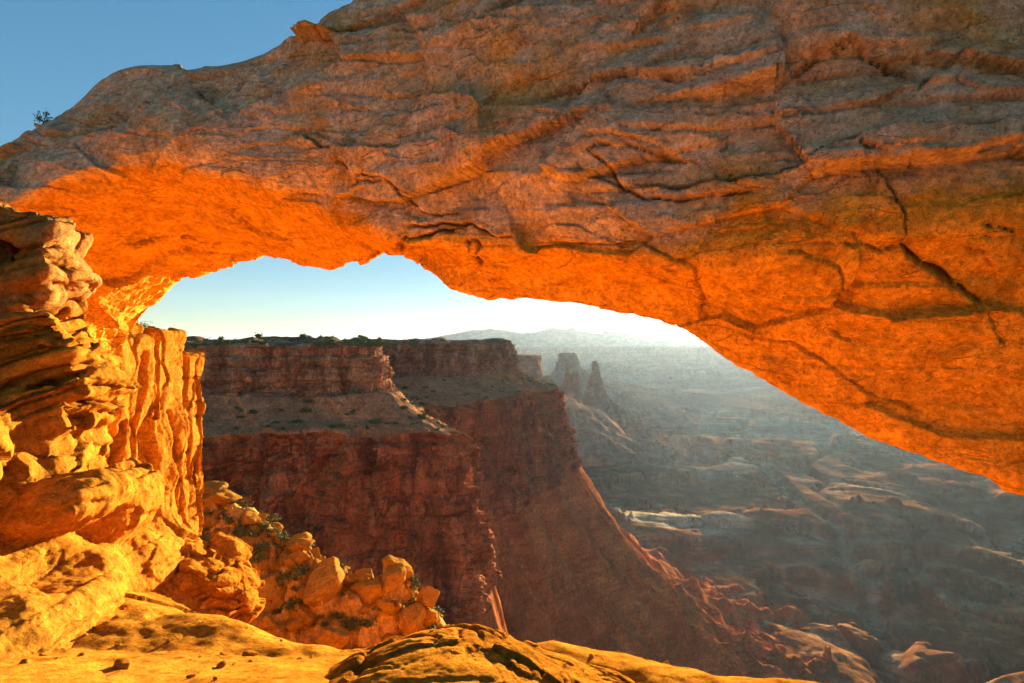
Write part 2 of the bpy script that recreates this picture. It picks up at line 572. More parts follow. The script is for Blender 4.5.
def build_arch():
    keys = []
    for T, L, B in ST:
        t, l, b = P(*T), P(*L), P(*B)
        m1 = t * .68 + l * .32; m2 = t * .32 + l * .68
        m1 = m1 * .955; m2 = m2 * .945                     # the face bellies towards the viewer
        u1 = l * .62 + b * .38; u2 = l * .28 + b * .72
        dz = max(0, (t - l)[2])
        u1 = u1 + np.array([0, 0, .02]); u2 = u2 + np.array([0, 0, .06])
        back = np.array([0.15, 1.0, 0])
        k1 = b + back * .55 + np.array([0, 0, .28 * max(dz, .8)])
        k2 = t + back * 2.0 + np.array([0, 0, -.25])
        k3 = t + back * .8 + np.array([0, 0, .10])
        keys.append([t, m1, m2, l, u1, u2, b, k1, k2, k3])
    keys = np.array(keys)
    nS, K = len(keys), keys.shape[1]
    t = np.interp(np.linspace(0, 1, 900), [0, .06, .92, 1], [0, 3, 19.6, nS - 1])
    Kx = catmull(keys, 0, t=t)                             # (900,K,3)
    per = [62, 62, 62, 42, 42, 48, 10, 12, 10, 18]
    tt = np.concatenate([i + np.arange(n) / n for i, n in enumerate(per)])
    G = catmull(np.swapaxes(Kx, 0, 1), 0, closed=True, t=tt)  # (m,900,3)
    G = np.swapaxes(G, 0, 1).copy()
    n, m = G.shape[:2]
    faces = grid_faces(n, m, wrap_m=True)
    N = normals(G, faces).reshape(n, m, 3)
    c = G.mean(1, keepdims=True)
    if ((G - c) * N).sum() < 0:
        N = -N; faces = faces[:, ::-1]
    ring = np.broadcast_to(tt[None, :], (n, m))
    face = sstep(3.3, 2.5, ring) + sstep(8, 9.2, ring)     # 1 on the outer face, 0 below
    uv = np.stack([512 + G[..., 0] / G[..., 1] * F, HZ - G[..., 2] / G[..., 1] * F], -1).reshape(-1, 2)
    p = G.astype(np.float32)
    wp = p + .09 * np.stack([fbm(p, 1.6, 3, s) for s in (1, 2, 3)], -1)
    big = fbm(p, 2.6, 3, 4)
    mid = fbm(wp, .8, 5, 5, .55)
    rid = fbm(wp, 1.2, 5, 6, .55, 'ridge', (1.6, 1.6, .7))
    # bedding, roughly along the span, sagging to the right
    w = wp[..., 2] + .10 * wp[..., 0] - .012 * wp[..., 0] ** 2 + .07 * fbm(p, 2.2, 3, 8)
    off, dj, fr = layers(w, 3, .33)
    off2, dj2, fr2 = layers(w + .1 * mid, 5, .11)
    patch = sstep(-.05, .35, fbm(p, 1.7, 3, 12))
    patch2 = sstep(-.1, .3, fbm(p, 1.1, 3, 13))
    f1, f2, cv = worley(wp, .75, 2, (1.5, 1.5, .7))
    edge = np.exp(-((f2 - f1) / .06) ** 2)
    fa, ea = facets(wp, 1.25, 2, (1.7, 1.2, .7))
    fb, eb = facets(wp, .42, 3, (1.8, 1.2, .6))
    crest = np.maximum(np.exp(-(np.minimum(ring, 10 - ring) / .30) ** 2), np.exp(-((ring - 9.15) / .6) ** 2))
    cr_ = 1 - .85 * crest
    fa, fb = fa * cr_, fb * cr_
    D = .22 * big + face * (.035 * mid + .015 * rid + patch * (.055 * off - .045 * np.exp(-(dj / .02) ** 2)) + patch2 * (.014 * off2 - .010 * np.exp(-(dj2 / .010) ** 2)))
    D += face * (.24 * fa + .13 * fb - .012 * ea)
    D += (1 - face) * (.03 * mid + .02 * rid + .06 * patch * off * .5 - .025 * patch2 * np.exp(-(dj / .015) ** 2) + .09 * fa + .06 * fb)
    rim_ = np.exp(-((ring - 6) / .55) ** 2) * (.35 + .65 * sstep(1., -2., p[..., 0]))
    D += rim_ * (.14 * fbm(p, .7, 5, 14, .6, 'ridge') + .10 * (cv - .5))
    D += .03 * fbm(p, .22, 5, 9, .6) + face * .02 * fbm(p, .5, 5, 10, .6, 'ridge')
    D = D.ravel()
    vis = (ring.ravel() < 6.3) | (ring.ravel() > 9.5)
    crack = np.zeros(len(uv))
    # hand placed cracks and ledges: polyline, half width px, depth m, step m (lower side in/out), fade px of the step
    CR = [
        ([(905, 245), (912, 262), (940, 280), (968, 296), (990, 312)], 3.2, .16, .07, 30),
        ([(880, 160), (905, 205), (908, 232), (905, 245)], 1.8, .08, .03, 20),
        ([(990, 312), (1000, 335), (1010, 350)], 1.6, .06, .02, 15),
        ([(690, 262), (702, 300), (695, 322)], 1.8, .06, .05, 25),
        ([(828, 322), (842, 335), (862, 341)], 1.8, .07, .02, 12),
        ([(575, 175), (620, 184), (680, 184), (730, 180), (790, 168), (850, 140), (900, 128), (1000, 122)], 3.0, .15, .09, 30),
        ([(590, 150), (615, 180), (640, 198), (700, 200), (760, 190)], 2.2, .12, -.06, 22),
        ([(580, 160), (600, 148), (645, 150), (700, 158)], 2, .10, -.05, 18),
        ([(535, 95), (580, 84), (640, 74), (700, 80)], 2.4, .10, -.07, 26),
        ([(790, 70), (820, 55), (850, 42), (905, 60), (925, 78)], 2.4, .12, -.08, 30),
        ([(915, 85), (940, 62), (985, 38), (1024, 30)], 2.6, .12, .08, 26),
        ([(290, 132), (320, 143), (348, 148), (400, 146), (450, 142)], 1.8, .10, .07, 30),
        ([(470, 240), (478, 252), (476, 266), (466, 238)], 2.4, .14, .0, 14),
        ([(400, 228), (440, 222), (470, 226), (490, 236), (512, 240)], 2.8, .13, -.06, 18),
        ([(330, 170), (345, 165), (355, 178), (380, 182), (410, 190)], 2.2, .10, -.07, 20),
        ([(395, 252), (405, 240), (430, 232), (460, 226)], 3.2, .15, .05, 18),
        ([(60, 128), (90, 118), (110, 118), (140, 112), (190, 95), (235, 90), (258, 68)], 3.4, .22, .12, 22),
        ([(280, 46), (320, 34), (360, 26), (400, 20), (450, 8), (490, -8)], 3.2, .22, .16, 24),
        ([(390, 33), (440, 30), (460, 34), (520, 25)], 2, .10, .05, 20),
        ([(118, 246), (150, 242), (152, 238), (170, 236), (222, 242)], 1.6, .09, .03, 12),
        ([(45, 210), (70, 212), (82, 222)], 2.0, .08, .0, 10),
        ([(215, 240), (270, 242), (300, 243)], 1.2, .05, .015, 8),
        ([(345, 190), (360, 172), (395, 186), (420, 210), (460, 212)], 2, .10, -.05, 24),
        ([(770, 255), (800, 250), (835, 265), (850, 300)], 1.4, .06, .02, 16),
        ([(740, 330), (790, 340), (830, 365), (870, 395), (930, 420)], 1.6, .05, .03, 22),
        ([(610, 236), (650, 250), (690, 262)], 1.6, .06, .03, 16),
        ([(960, 250), (990, 262), (1024, 300)], 1.6, .06, -.03, 16),
        ([(840, 240), (880, 258), (905, 247)], 1.5, .06, .03, 16),
        ([(985, 225), (1024, 235)], 2, .08, .02, 16),
        ([(690, 110), (760, 108), (830, 112)], 1.4, .06, .03, 14),
    ]
    jit = np.stack([fbm(p, .5, 5, 21, .6), fbm(p, .5, 5, 22, .6)], -1).reshape(-1, 2) * 11
    for poly, hw, dep, step, fade in CR:
        sel = vis & (uv[:, 0] > min(q[0] for q in poly) - 60) & (uv[:, 0] < max(q[0] for q in poly) + 60)
        d, sd, par = seg_dist(uv[sel] + jit[sel], poly)
        taper = np.sqrt(np.clip(np.minimum(par, 1 - par) * 6, 0, 1))
        wv_ = .35 + 1.3 * np.clip(.5 + 1.2 * perlin(par * 5 + poly[0][0], par * 0, par * 0), 0, 1)
        g = np.exp(-(d / (hw * .55 * wv_)) ** 2) * taper * np.clip(.3 + wv_, 0, 1.2)
        D[sel] -= dep * .6 * g
        D[sel] += step * .62 * sd * np.exp(-d / fade) * taper * np.clip(d / hw, 0, 1)
        crack[sel] = np.maximum(crack[sel], g * np.clip(dep * 7, 0, 1))
    # alcove high on the left shoulder
    for (cu, cv_, ru, rv, dep) in ((112, 116, 34, 11, .35), (212, 92, 18, 7, .25), (560, 255, 40, 20, .08)):
        g = np.exp(-(((uv[:, 0] - cu) / ru) ** 2 + ((uv[:, 1] - cv_ + .35 * (uv[:, 0] - cu)) / rv) ** 2)) * vis
        D -= dep * g
    D *= 1 - .7 * crest.ravel() * sstep(-3.5, -4.2, G[..., 0].ravel())
    V = G.reshape(-1, 3) + N.reshape(-1, 3) * D[:, None]
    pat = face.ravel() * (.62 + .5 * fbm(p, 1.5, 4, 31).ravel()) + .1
    # less patina low on the right hand part
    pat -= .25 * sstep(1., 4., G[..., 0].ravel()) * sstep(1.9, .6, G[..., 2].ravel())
    o = mesh_obj('rock_arch', V, faces, M_ARCH, attrs={'patina': np.clip(pat, 0, 1), 'crack': crack}, origin=(-6, 9, -2.5))
    tag(o, 'huge natural sandstone arch spanning the whole view, glowing orange underneath', 'rock arch')
    return V.reshape(n, m, 3), uv.reshape(n, m, 2)


ARCH_V, ARCH_UV = build_arch()

# ================================================================ ledge at the viewer's feet
EDGE = [(-60, 14), (-25, 8), (-9, 5.2), (-4.4, 4.2), (-2.6, 3.6), (-1.84, 3.25), (-1.4, 3.05), (-.93, 2.9), (-.55, 2.95), (.2, 2.95), (.9, 2.75), (1.6, 2.45), (3, 2.2), (5, 2.4), (9, 4.2), (25, 9), (60, 14)]


def build_ledge():
    xs = np.concatenate([np.linspace(-60, -6, 60)[:-1], np.linspace(-6, 3, 420)[:-1], np.linspace(3, 8, 80)[:-1], np.linspace(8, 60, 50)])
    ys = np.concatenate([np.linspace(-40, 0, 40)[:-1], np.linspace(0, 5.5, 300)[:-1], np.linspace(5.5, 14, 130)[:-1], np.linspace(14, 90, 130)])
    X, Y = np.meshgrid(xs, ys, indexing='ij')
    xy = np.stack([X.ravel(), Y.ravel()], -1)
    d, sd, _ = seg_dist(xy, EDGE)
    d = (d * sd).reshape(X.shape)                      # positive beyond the rim
    p = np.stack([X, Y, X * 0], -1)
    z = -1.62 + .10 * fbm(p, 2.2, 4, 41) + .05 * fbm(p, .6, 5, 42) + .012 * fbm(p, .1, 4, 46)
    z += np.clip(.36 * (2.9 - Y), 0, .55) * sstep(.4, -.4, X)     # tilts towards the rim and the sun
    z += .25 * sstep(-1.2, -4, X) * sstep(4.5, 1.5, Y)     # climbs to the left
    fall = np.maximum(d + .12 * fbm(p, .8, 4, 43), 0)
    z -= np.where(fall < .3, fall ** 2 * 1.6, .144 + (fall - .3) * 1.12)
    z -= sstep(0, 3, fall) * (.7 * fbm(p, 4, 5, 44) + .3 * fbm(p, 1.2, 4, 45, mode='ridge'))
    z += .75 * np.exp(-((X + 2.9) / .7) ** 2 - ((Y - 5.0) / .7) ** 2)   # shelf that carries the boulder
    q = np.stack([X, Y, z], -1)
    w = z + .2 * X + .15 * fbm(p, 1., 3, 47)
    off, dj, _ = layers(w * 1.0, 11, .09, -130, 60)
    z += .02 * off * sstep(-.2, .3, fbm(p, 1.2, 3, 48))
    q[..., 2] = z
    n, m = X.shape
    o = mesh_obj('ground', q, grid_faces(n, m)[:, ::-1], M_LEDGE, attrs={'crack': np.zeros(n * m), 'patina': np.zeros(n * m)})
    tag(o, kind='structure')


build_ledge()


def finish_sdf(name, Fv, lo, h, mat, label, cat, fine=.02, seed=0, strata=None, cracks=None, parent=None, group=None, fscale=.15, skin=None, sub=True, calm=None, facet=None):
    V, faces = surface_nets(Fv, lo, h)
    if sub: V, faces = subdivide(V, faces)
    N = normals(V, faces)
    p = V.astype(np.float32)
    D = fine * 1.5 * fbm(p, fscale, 5, seed + 60, .62) + fine * .8 * fbm(p, fscale * 3, 4, seed + 61, .6, 'ridge')
    crack = np.zeros(len(V))
    if facet:
        fa, ea = facets(p + facet[0] * .3 * np.stack([fbm(p, facet[0], 2, k) for k in (64, 65, 66)], -1), facet[0], seed, facet[2] if len(facet) > 2 else (1.5, 1.2, .7))
        cf = 1.0 if calm is None else .18 + .82 * sstep(calm - .35, calm + .2, p[:, 2])
        D += cf * (facet[1] * fa - facet[1] * .12 * facet[0] * ea)
        crack = .4 * ea * cf
    if strata:
        mean, amp, tilt, notch = strata
        w = p[:, 2] + tilt * p[:, 0] + mean * 1.2 * fbm(p, mean * 8, 3, seed + 62)
        off, dj, _ = layers(w, seed + 9, mean, var=.85)
        pt = sstep(-.25, .2, fbm(p, mean * 9, 2, seed + 63))
        if calm is not None: pt = pt * (.25 + .75 * sstep(calm - .35, calm + .2, p[:, 2]))
        g = np.exp(-(dj / notch) ** 2)
        D += amp * pt * (off * .6 - g)
        crack = np.maximum(crack, .5 * g * pt)
    V = V + N * D[:, None]
    pat = np.zeros(len(V)) if skin is None else skin(p, N)
    o = mesh_obj(name, V, faces, mat, attrs={'crack': crack, 'patina': pat}, origin=(float(V[:, 0].mean()), float(V[:, 1].mean()), float(V[:, 2].min())))
    if label: tag(o, label, cat, group)
    return o


# ---------------------------------------------------------------- left outcrop
def build_outcrop():
    lo, hi, h = (-5.2, 2.2, -2.3), (-1.5, 5.6, 1.5), .026
    p = sgrid(lo, hi, h)
    def slab(ur, v0, v1, df, rx, ry, roll, yaw=15, rad=.05):
        ry *= .55; ur -= 66
        xr = (ur - 512) / F * df
        c = (xr - rx * .93, df + ry, (HZ - (v0 + v1) / 2) / F * df - roll / 57.3 * rx)
        return rbox(pw, c, (rx, ry, (v1 - v0) / 2 / F * df), rad, roll, yaw)
    pw = p + .16 * np.stack([fbm(p, .7, 2, s_) for s_ in (73, 74, 75)], -1)
    Fv = None
    for S in (
        (66, 206, 240, 3.8, .9, .6, -16), (72, 228, 268, 3.75, .9, .6, 20), (20, 212, 300, 3.9, .9, .6, 0), (88, 252, 284, 3.95, .7, .6, 26), (66, 280, 306, 3.85, .8, .7, 26),
        (80, 302, 332, 3.7, .9, .7, 22), (100, 328, 368, 3.7, .8, .7, 24), (108, 366, 402, 3.6, .9, .8, 22),
        (92, 400, 440, 3.6, .9, .8, 18), (76, 436, 490, 3.55, .9, .8, 14), (40, 480, 560, 3.3, .9, .8, 8),
    ):
        e = slab(*S)
        Fv = e if Fv is None else smin(Fv, e, .05)
    Fv = smin(Fv, rbox(pw, (-4.6, 3.55, -.15), (.75, .9, 1.0), .2, -8, 10), .1)
    Fv = smin(Fv, rbox(pw, (-4.1, 3.4, -1.3), (.85, 1.4, 1.1), .3, -8, 27), .15)
    Fv = smin(Fv, ell(p, P(10, 640, 3.3), (.55, 1.3, .5), -30, 25), .25)
    Fv = smin(Fv, ell(p, P(66, 503, 3.7), (.33, .46, .19), 16), .05)
    Fv = smin(Fv, ell(p, P(112, 505, 4.25), (.24, .45, .30), -25), .04)
    Fv = smin(Fv, ell(p, P(120, 590, 4.4), (.3, .7, .35), 0), .15)
    for u, v, d, r in ((95, 556, 3.5, (.24, .4, .13)), (40, 560, 2.75, (.2, .3, .3)), (150, 545, 4.1, (.10, .4, .14))):
        Fv = -smin(-Fv, ell(p, P(u, v, d), r, 15), .06)
    Fv = Fv + .05 * fbm(p, .8, 2, 71) + .03 * fbm(p, .25, 3, 72, .6)
    return finish_sdf('rock_outcrop', Fv, lo, h, M_OUT, 'layered sunlit yellow sandstone outcrop at the left edge with shaded overhanging ledges', 'rock outcrop', .015, 3, (.11, .055, -.42, .014), calm=-.85, facet=(.42, .22), skin=lambda p, N: sstep(-.35, .35, p[:, 2] + .4 * fbm(p, .8, 3, 77)) * .5)


build_outcrop()


# ---------------------------------------------------------------- pillar beyond the arch
def build_pillar():
    """a wall of columns running away from the viewer, its flank turned to the sun"""
    lo, hi, h = (-12.6, 11.6, -8.2), (-8.2, 18.6, 1.0), .06
    p = sgrid(lo, hi, h)
    q = p + .30 * np.stack([fbm(p, 2.5, 2, 81), fbm(p, 2.5, 2, 82), p[..., 0] * 0], -1)
    Yu = lambda u: 12.4 + (u - 95) / 97. * 4.6
    Z = lambda v, y: (HZ - v) / F * y
    Fv = None
    for u0, u1, v0, xo, roll in ((60, 101, 345, .0, 2), (100, 128, 334, .12, -2), (127, 143, 326, -.12, 2), (142, 171, 330, .1, 1), (170, 190, 352, .02, -1), (188, 197, 400, -.15, 0)):
        y0, y1 = Yu(u0), Yu(u1)
        yc = (y0 + y1) / 2
        zt = Z(v0, yc)
        xf = (95 - 512) / F * 12.4 - .04 * (yc - 12.4) + xo
        e = rbox(q, (xf - 1.4, yc, (zt - 9) / 2), (1.4, (y1 - y0) / 2, (zt + 9) / 2), .14, roll, 0)
        Fv = e if Fv is None else np.minimum(Fv, e)
    Fv = smin(Fv, ell(p, (-9.9, 14.2, -6.4), (1.9, 2.6, 1.9)), .3)
    Fv = Fv + .11 * fbm(p, 1.2, 4, 83, .55, stretch=(1, 1, 2.5)) + .03 * fbm(p, .7, 3, 84, .5, 'billow', stretch=(1, 1, 5))
    for u, wd, v0, v1, sl in ((173, .11, 345, 452, .04), (142, .08, 330, 420, -.05), (133, .34, 385, 475, .10), (154, .08, 410, 540, -.10), (118, .12, 350, 520, .05), (165, .08, 460, 560, .06), (186, .10, 380, 600, 0), (105, .12, 420, 600, .1)):
        yc = Yu(u) + sl * (p[..., 2] - Z(v0, Yu(u))) + .14 * fbm(p, .9, 3, 85 + u)
        m = np.maximum(np.abs(p[..., 1] - yc) - wd * (.5 + .5 * np.clip(1 + 2 * fbm(p, .8, 2, 88), 0, 2)), np.maximum(p[..., 2] - Z(v0, Yu(u)), Z(v1, Yu(u)) - p[..., 2]) * .3)
        m = np.maximum(m, -9.9 - p[..., 0])
        Fv = np.maximum(Fv, -m)
    return finish_sdf('rock_pillar', Fv, lo, h, M_DIST, 'tall sunlit yellow rock pillar split by vertical cracks beyond the arch', 'rock pillar', .05, 5, (.8, .05, .1, .04), fscale=.5, facet=(.9, .14, (1, 1, 2.8)))


build_pillar()


# ---------------------------------------------------------------- foreground slab and boulder
def build_slab():
    lo, hi, h = (-1.5, .7, -2.3), (1.25, 3.4, -1.12), .016
    p = sgrid(lo, hi, h)
    Fv = ell(p, (-.30, 1.9, -1.735), (.72, 1.15, .52), 4)
    Fv = smin(Fv, ell(p, (.18, 1.85, -1.79), (.65, 1.05, .44), 8), .1)
    Fv = smin(Fv, ell(p, (.50, 1.8, -1.79), (.40, .95, .35), 10), .1)
    Fv = smin(Fv, ell(p, (-.75, 1.9, -1.86), (.6, 1.0, .42), 0), .1)
    f1, f2, cv = worley(p + .1 * fbm(p, .5, 2, 85)[..., None], .30, 6, (1.5, .9, 1))
    Fv = Fv + .03 * fbm(p, .45, 3, 86) + .010 * np.exp(-((f2 - f1) / .04) ** 2) - .012 * cv
    return finish_sdf('rock_slab', Fv, lo, h, M_LEDGE, 'low sunlit domed slab with cracked bedding at the bottom edge of the view', 'rock slab', .008, 7, (.06, .016, -.55, .006), facet=(.35, .07))


def build_boulder():
    lo, hi, h = (-3.5, 4.2, -2.9), (-1.75, 6.2, -1.35), .022
    p = sgrid(lo, hi, h)
    Fv = ell(p, P(195, 585, 5.0), (.48, .6, .34), -22)
    Fv = smin(Fv, ell(p, P(150, 570, 5.0), (.33, .5, .22), 0), .06)
    Fv = smin(Fv, ell(p, P(235, 610, 4.9), (.16, .4, .18), -30), .06)
    Fv = -smin(-Fv, ell(p, P(128, 592, 4.5), (.26, .5, .12), -18), .05)
    Fv = Fv + .08 * fbm(p, .5, 4, 88)
    return finish_sdf('boulder', Fv, lo, h, M_LEDGE, 'large rounded sunlit boulder with a dark hollow at the foot of the left outcrop', 'boulder', .016, 8, (.10, .035, .15, .012), facet=(.3, .32))


build_slab()
build_boulder()


# ================================================================ rubble slope
CREST = np.array([P(120, 500, 27), P(222, 497, 27), P(262, 520, 26), P(300, 552, 25), P(345, 572, 24.5), P(395, 578, 24.5), P(432, 612, 24), P(480, 690, 23)])


def rubble_z(X, Y):
    xy = np.stack([X.ravel(), Y.ravel()], -1)
    d, sd, par = seg_dist(xy, CREST[:, :2])
    L = np.concatenate([[0], np.cumsum(np.linalg.norm(np.diff(CREST[:, :2], axis=0), axis=1))]); L /= L[-1]
    cz = np.interp(par, L, CREST[:, 2])
    p = np.stack([X, Y, X * 0], -1)
    d = d.reshape(X.shape); cz = cz.reshape(X.shape)
    near = (sd.reshape(X.shape) < 0)
    z = cz - np.where(near, np.minimum(d, 3) * .55 + np.maximum(d - 3, 0) * .75, d * 1.0)
    fa, ea = facets(p, 1.1, 5); fb, eb = facets(p, .45, 6)
    z += .55 * fa + .4 * fb - .12 * ea
    z += .55 * fbm(p, 4, 4, 91) + .35 * fbm(p, 1.3, 5, 92, mode='ridge') + .10 * fbm(p, .4, 4, 93)
    return z


def build_rubble():
    xs = np.linspace(-30, 4, 420); ys = np.linspace(10, 48, 420)
    X, Y = np.meshgrid(xs, ys, indexing='ij')
    Z = rubble_z(X, Y)
    o = mesh_obj('hillside', np.stack([X, Y, Z], -1), grid_faces(420, 420)[:, ::-1], M_RUBBLE, attrs={'stain': np.zeros(X.size)})
    tag(o, kind='structure')


build_rubble()


def boulder_mesh(name, seed, mat, sub=4):
    import bmesh
    bm = bmesh.new()
    bmesh.ops.create_icosphere(bm, subdivisions=sub, radius=1)
    r = np.random.RandomState(seed)
    D = np.array([v.co[:] for v in bm.verts]); D /= np.linalg.norm(D, axis=1)[:, None]
    nn = r.normal(size=(11, 3)); nn /= np.linalg.norm(nn, axis=1)[:, None]
    hh = .62 + .38 * r.rand(11)
    c = D @ nn.T
    rad = np.where(c > .05, hh / np.maximum(c, .05), 9)
    rad = -np.log(np.exp(-rad * 20).sum(1)) / 20
    rad = np.clip(rad, .3, 1.4)
    V = D * rad[:, None]
    V *= np.array([1, .8 + .3 * r.rand(), .6 + .3 * r.rand()])
    V += D * (.22 * fbm(V.astype(np.float32), .7, 5, seed)[:, None] + .03 * fbm(V.astype(np.float32), .15, 3, seed + 1)[:, None])
    for v, co in zip(bm.verts, V): v.co = co
    me = bpy.data.meshes.new(name); bm.to_mesh(me); bm.free()
    for f in me.polygons: f.use_smooth = True
    a = me.attributes.new('crack', 'FLOAT', 'POINT'); a = me.attributes.new('patina', 'FLOAT', 'POINT')
    me.materials.append(mat)
    return me


RK = random.Random(5)
BM = [boulder_mesh('boulder', 100 + i, M_BOULD) for i in range(7)]


def add_boulder(me, loc, s, label, group):
    o = bpy.data.objects.new('boulder', me)
    COL.objects.link(o)
    o.location = loc
    o.rotation_euler = (RK.uniform(-.4, .4), RK.uniform(-.4, .4), RK.uniform(0, 6.28))
    o.scale = (s * RK.uniform(.85, 1.25), s * RK.uniform(.85, 1.15), s * RK.uniform(.75, 1.1))
    return tag(o, label, 'boulder', group)


def rz1(x, y):
    return float(rubble_z(np.array([[x]]), np.array([[y]]))[0, 0])


# hand placed big blocks of the crag (u, v, distance, radius px)
for (u, v, d, rpx, lab) in (
    (224, 497, 26.5, 15, 'pointed sunlit block crowning the top of the rubble slope'),
    (322, 585, 23.5, 26, 'broad orange block in the middle of the rubble crag'),
    (392, 574, 24.0, 17, 'upright block on the right shoulder of the rubble crag'),
    (366, 592, 23.4, 20, 'shaded square block left of the upright block on the crag'),
    (330, 638, 21.0, 22, 'leaning sunlit slab of rock near the bottom of the rubble slope'),
    (262, 622, 21.5, 17, 'flat orange block low on the left of the rubble slope'),
    (408, 622, 23.0, 22, 'dark block at the lower right end of the rubble crag'),
    (300, 545, 24.8, 16, 'rounded orange boulder on the crest of the rubble slope'),
    (250, 520, 25.8, 12, 'small angular boulder just below the pointed block'),
    (426, 600, 24.0, 14, 'small rock at the far right tip of the rubble crag'),
):
    add_boulder(RK.choice(BM), P(u, v, d), rpx * .82 / F * d, lab, 'large blocks of the rubble slope')
n = 0
while n < 270:
    u = RK.uniform(185, 440); v = RK.uniform(490, 665); d = RK.uniform(17, 29)
    x = (u - 512) / F * d
    z = rz1(x, d)
    vv = HZ - z / d * F
    if not (488 < vv < 668): continue
    s = .10 + .50 * RK.random() ** 2.6
    add_boulder(RK.choice(BM), (x, d, z + s * .1), s, 'small orange boulder among many strewn over the rubble slope', 'small boulders on the rubble slope')
    n += 1

PB = [boulder_mesh('pebble', 140 + i, M_LEDGE, 3) for i in range(3)]
gm = bpy.data.objects['ground'].data
gco = np.zeros(len(gm.vertices) * 3, np.float32); gm.vertices.foreach_get('co', gco); gco = gco.reshape(-1, 3)
cand = gco[(gco[:, 0] > -2.6) & (gco[:, 0] < 1.0) & (gco[:, 1] > 2.0) & (gco[:, 1] < 3.6) & (gco[:, 2] > -1.9)]
for k in range(70):
    q = cand[RK.randrange(len(cand))]
    sz = .008 + .03 * RK.random() ** 3
    o = add_boulder(RK.choice(PB), (q[0], q[1], q[2] + sz * .25), sz, 'loose stone chip, one of many lying on the sunlit ledge', 'stone chips on the ledge')
    o.name = 'pebble'; o['category'] = 'pebble'

# ================================================================ the mesa across the side canyon
ROWS = [
    # caprock rim        plateau inner    bench edge       talus foot
    ((-430, 262), (-640, 640), (-425, 215), (-380, 90)),
    ((-280, 292), (-420, 640), (-270, 248), (-220, 110)),
    ((-172, 300), (-300, 650), (-145, 259), (-110, 140)),
    ((-112, 304), (-250, 650), (-88, 262), (-20, 180)),
    ((-80, 301), (-220, 650), (-45, 261), (55, 240)),
    ((-70, 308), (-200, 650), (-29, 271), (95, 325)),
    ((-84, 350), (-190, 680), (-50, 325), (75, 395)),
    ((-114, 435), (-180, 700), (-52, 375), (65, 425)),
    ((-72, 452), (-160, 750), (-28, 408), (125, 455)),
    ((-32, 482), (-120, 800), (4, 460), (200, 500)),
    ((-5, 520), (-80, 800), (36, 520), (285, 560)),
    ((-2, 545), (-70, 850), (40, 545), (315, 640)),
    ((-40, 620), (-80, 900), (10, 640), (280, 760)),
    ((-60, 800), (-100, 1050), (-20, 840), (200, 1000)),
]


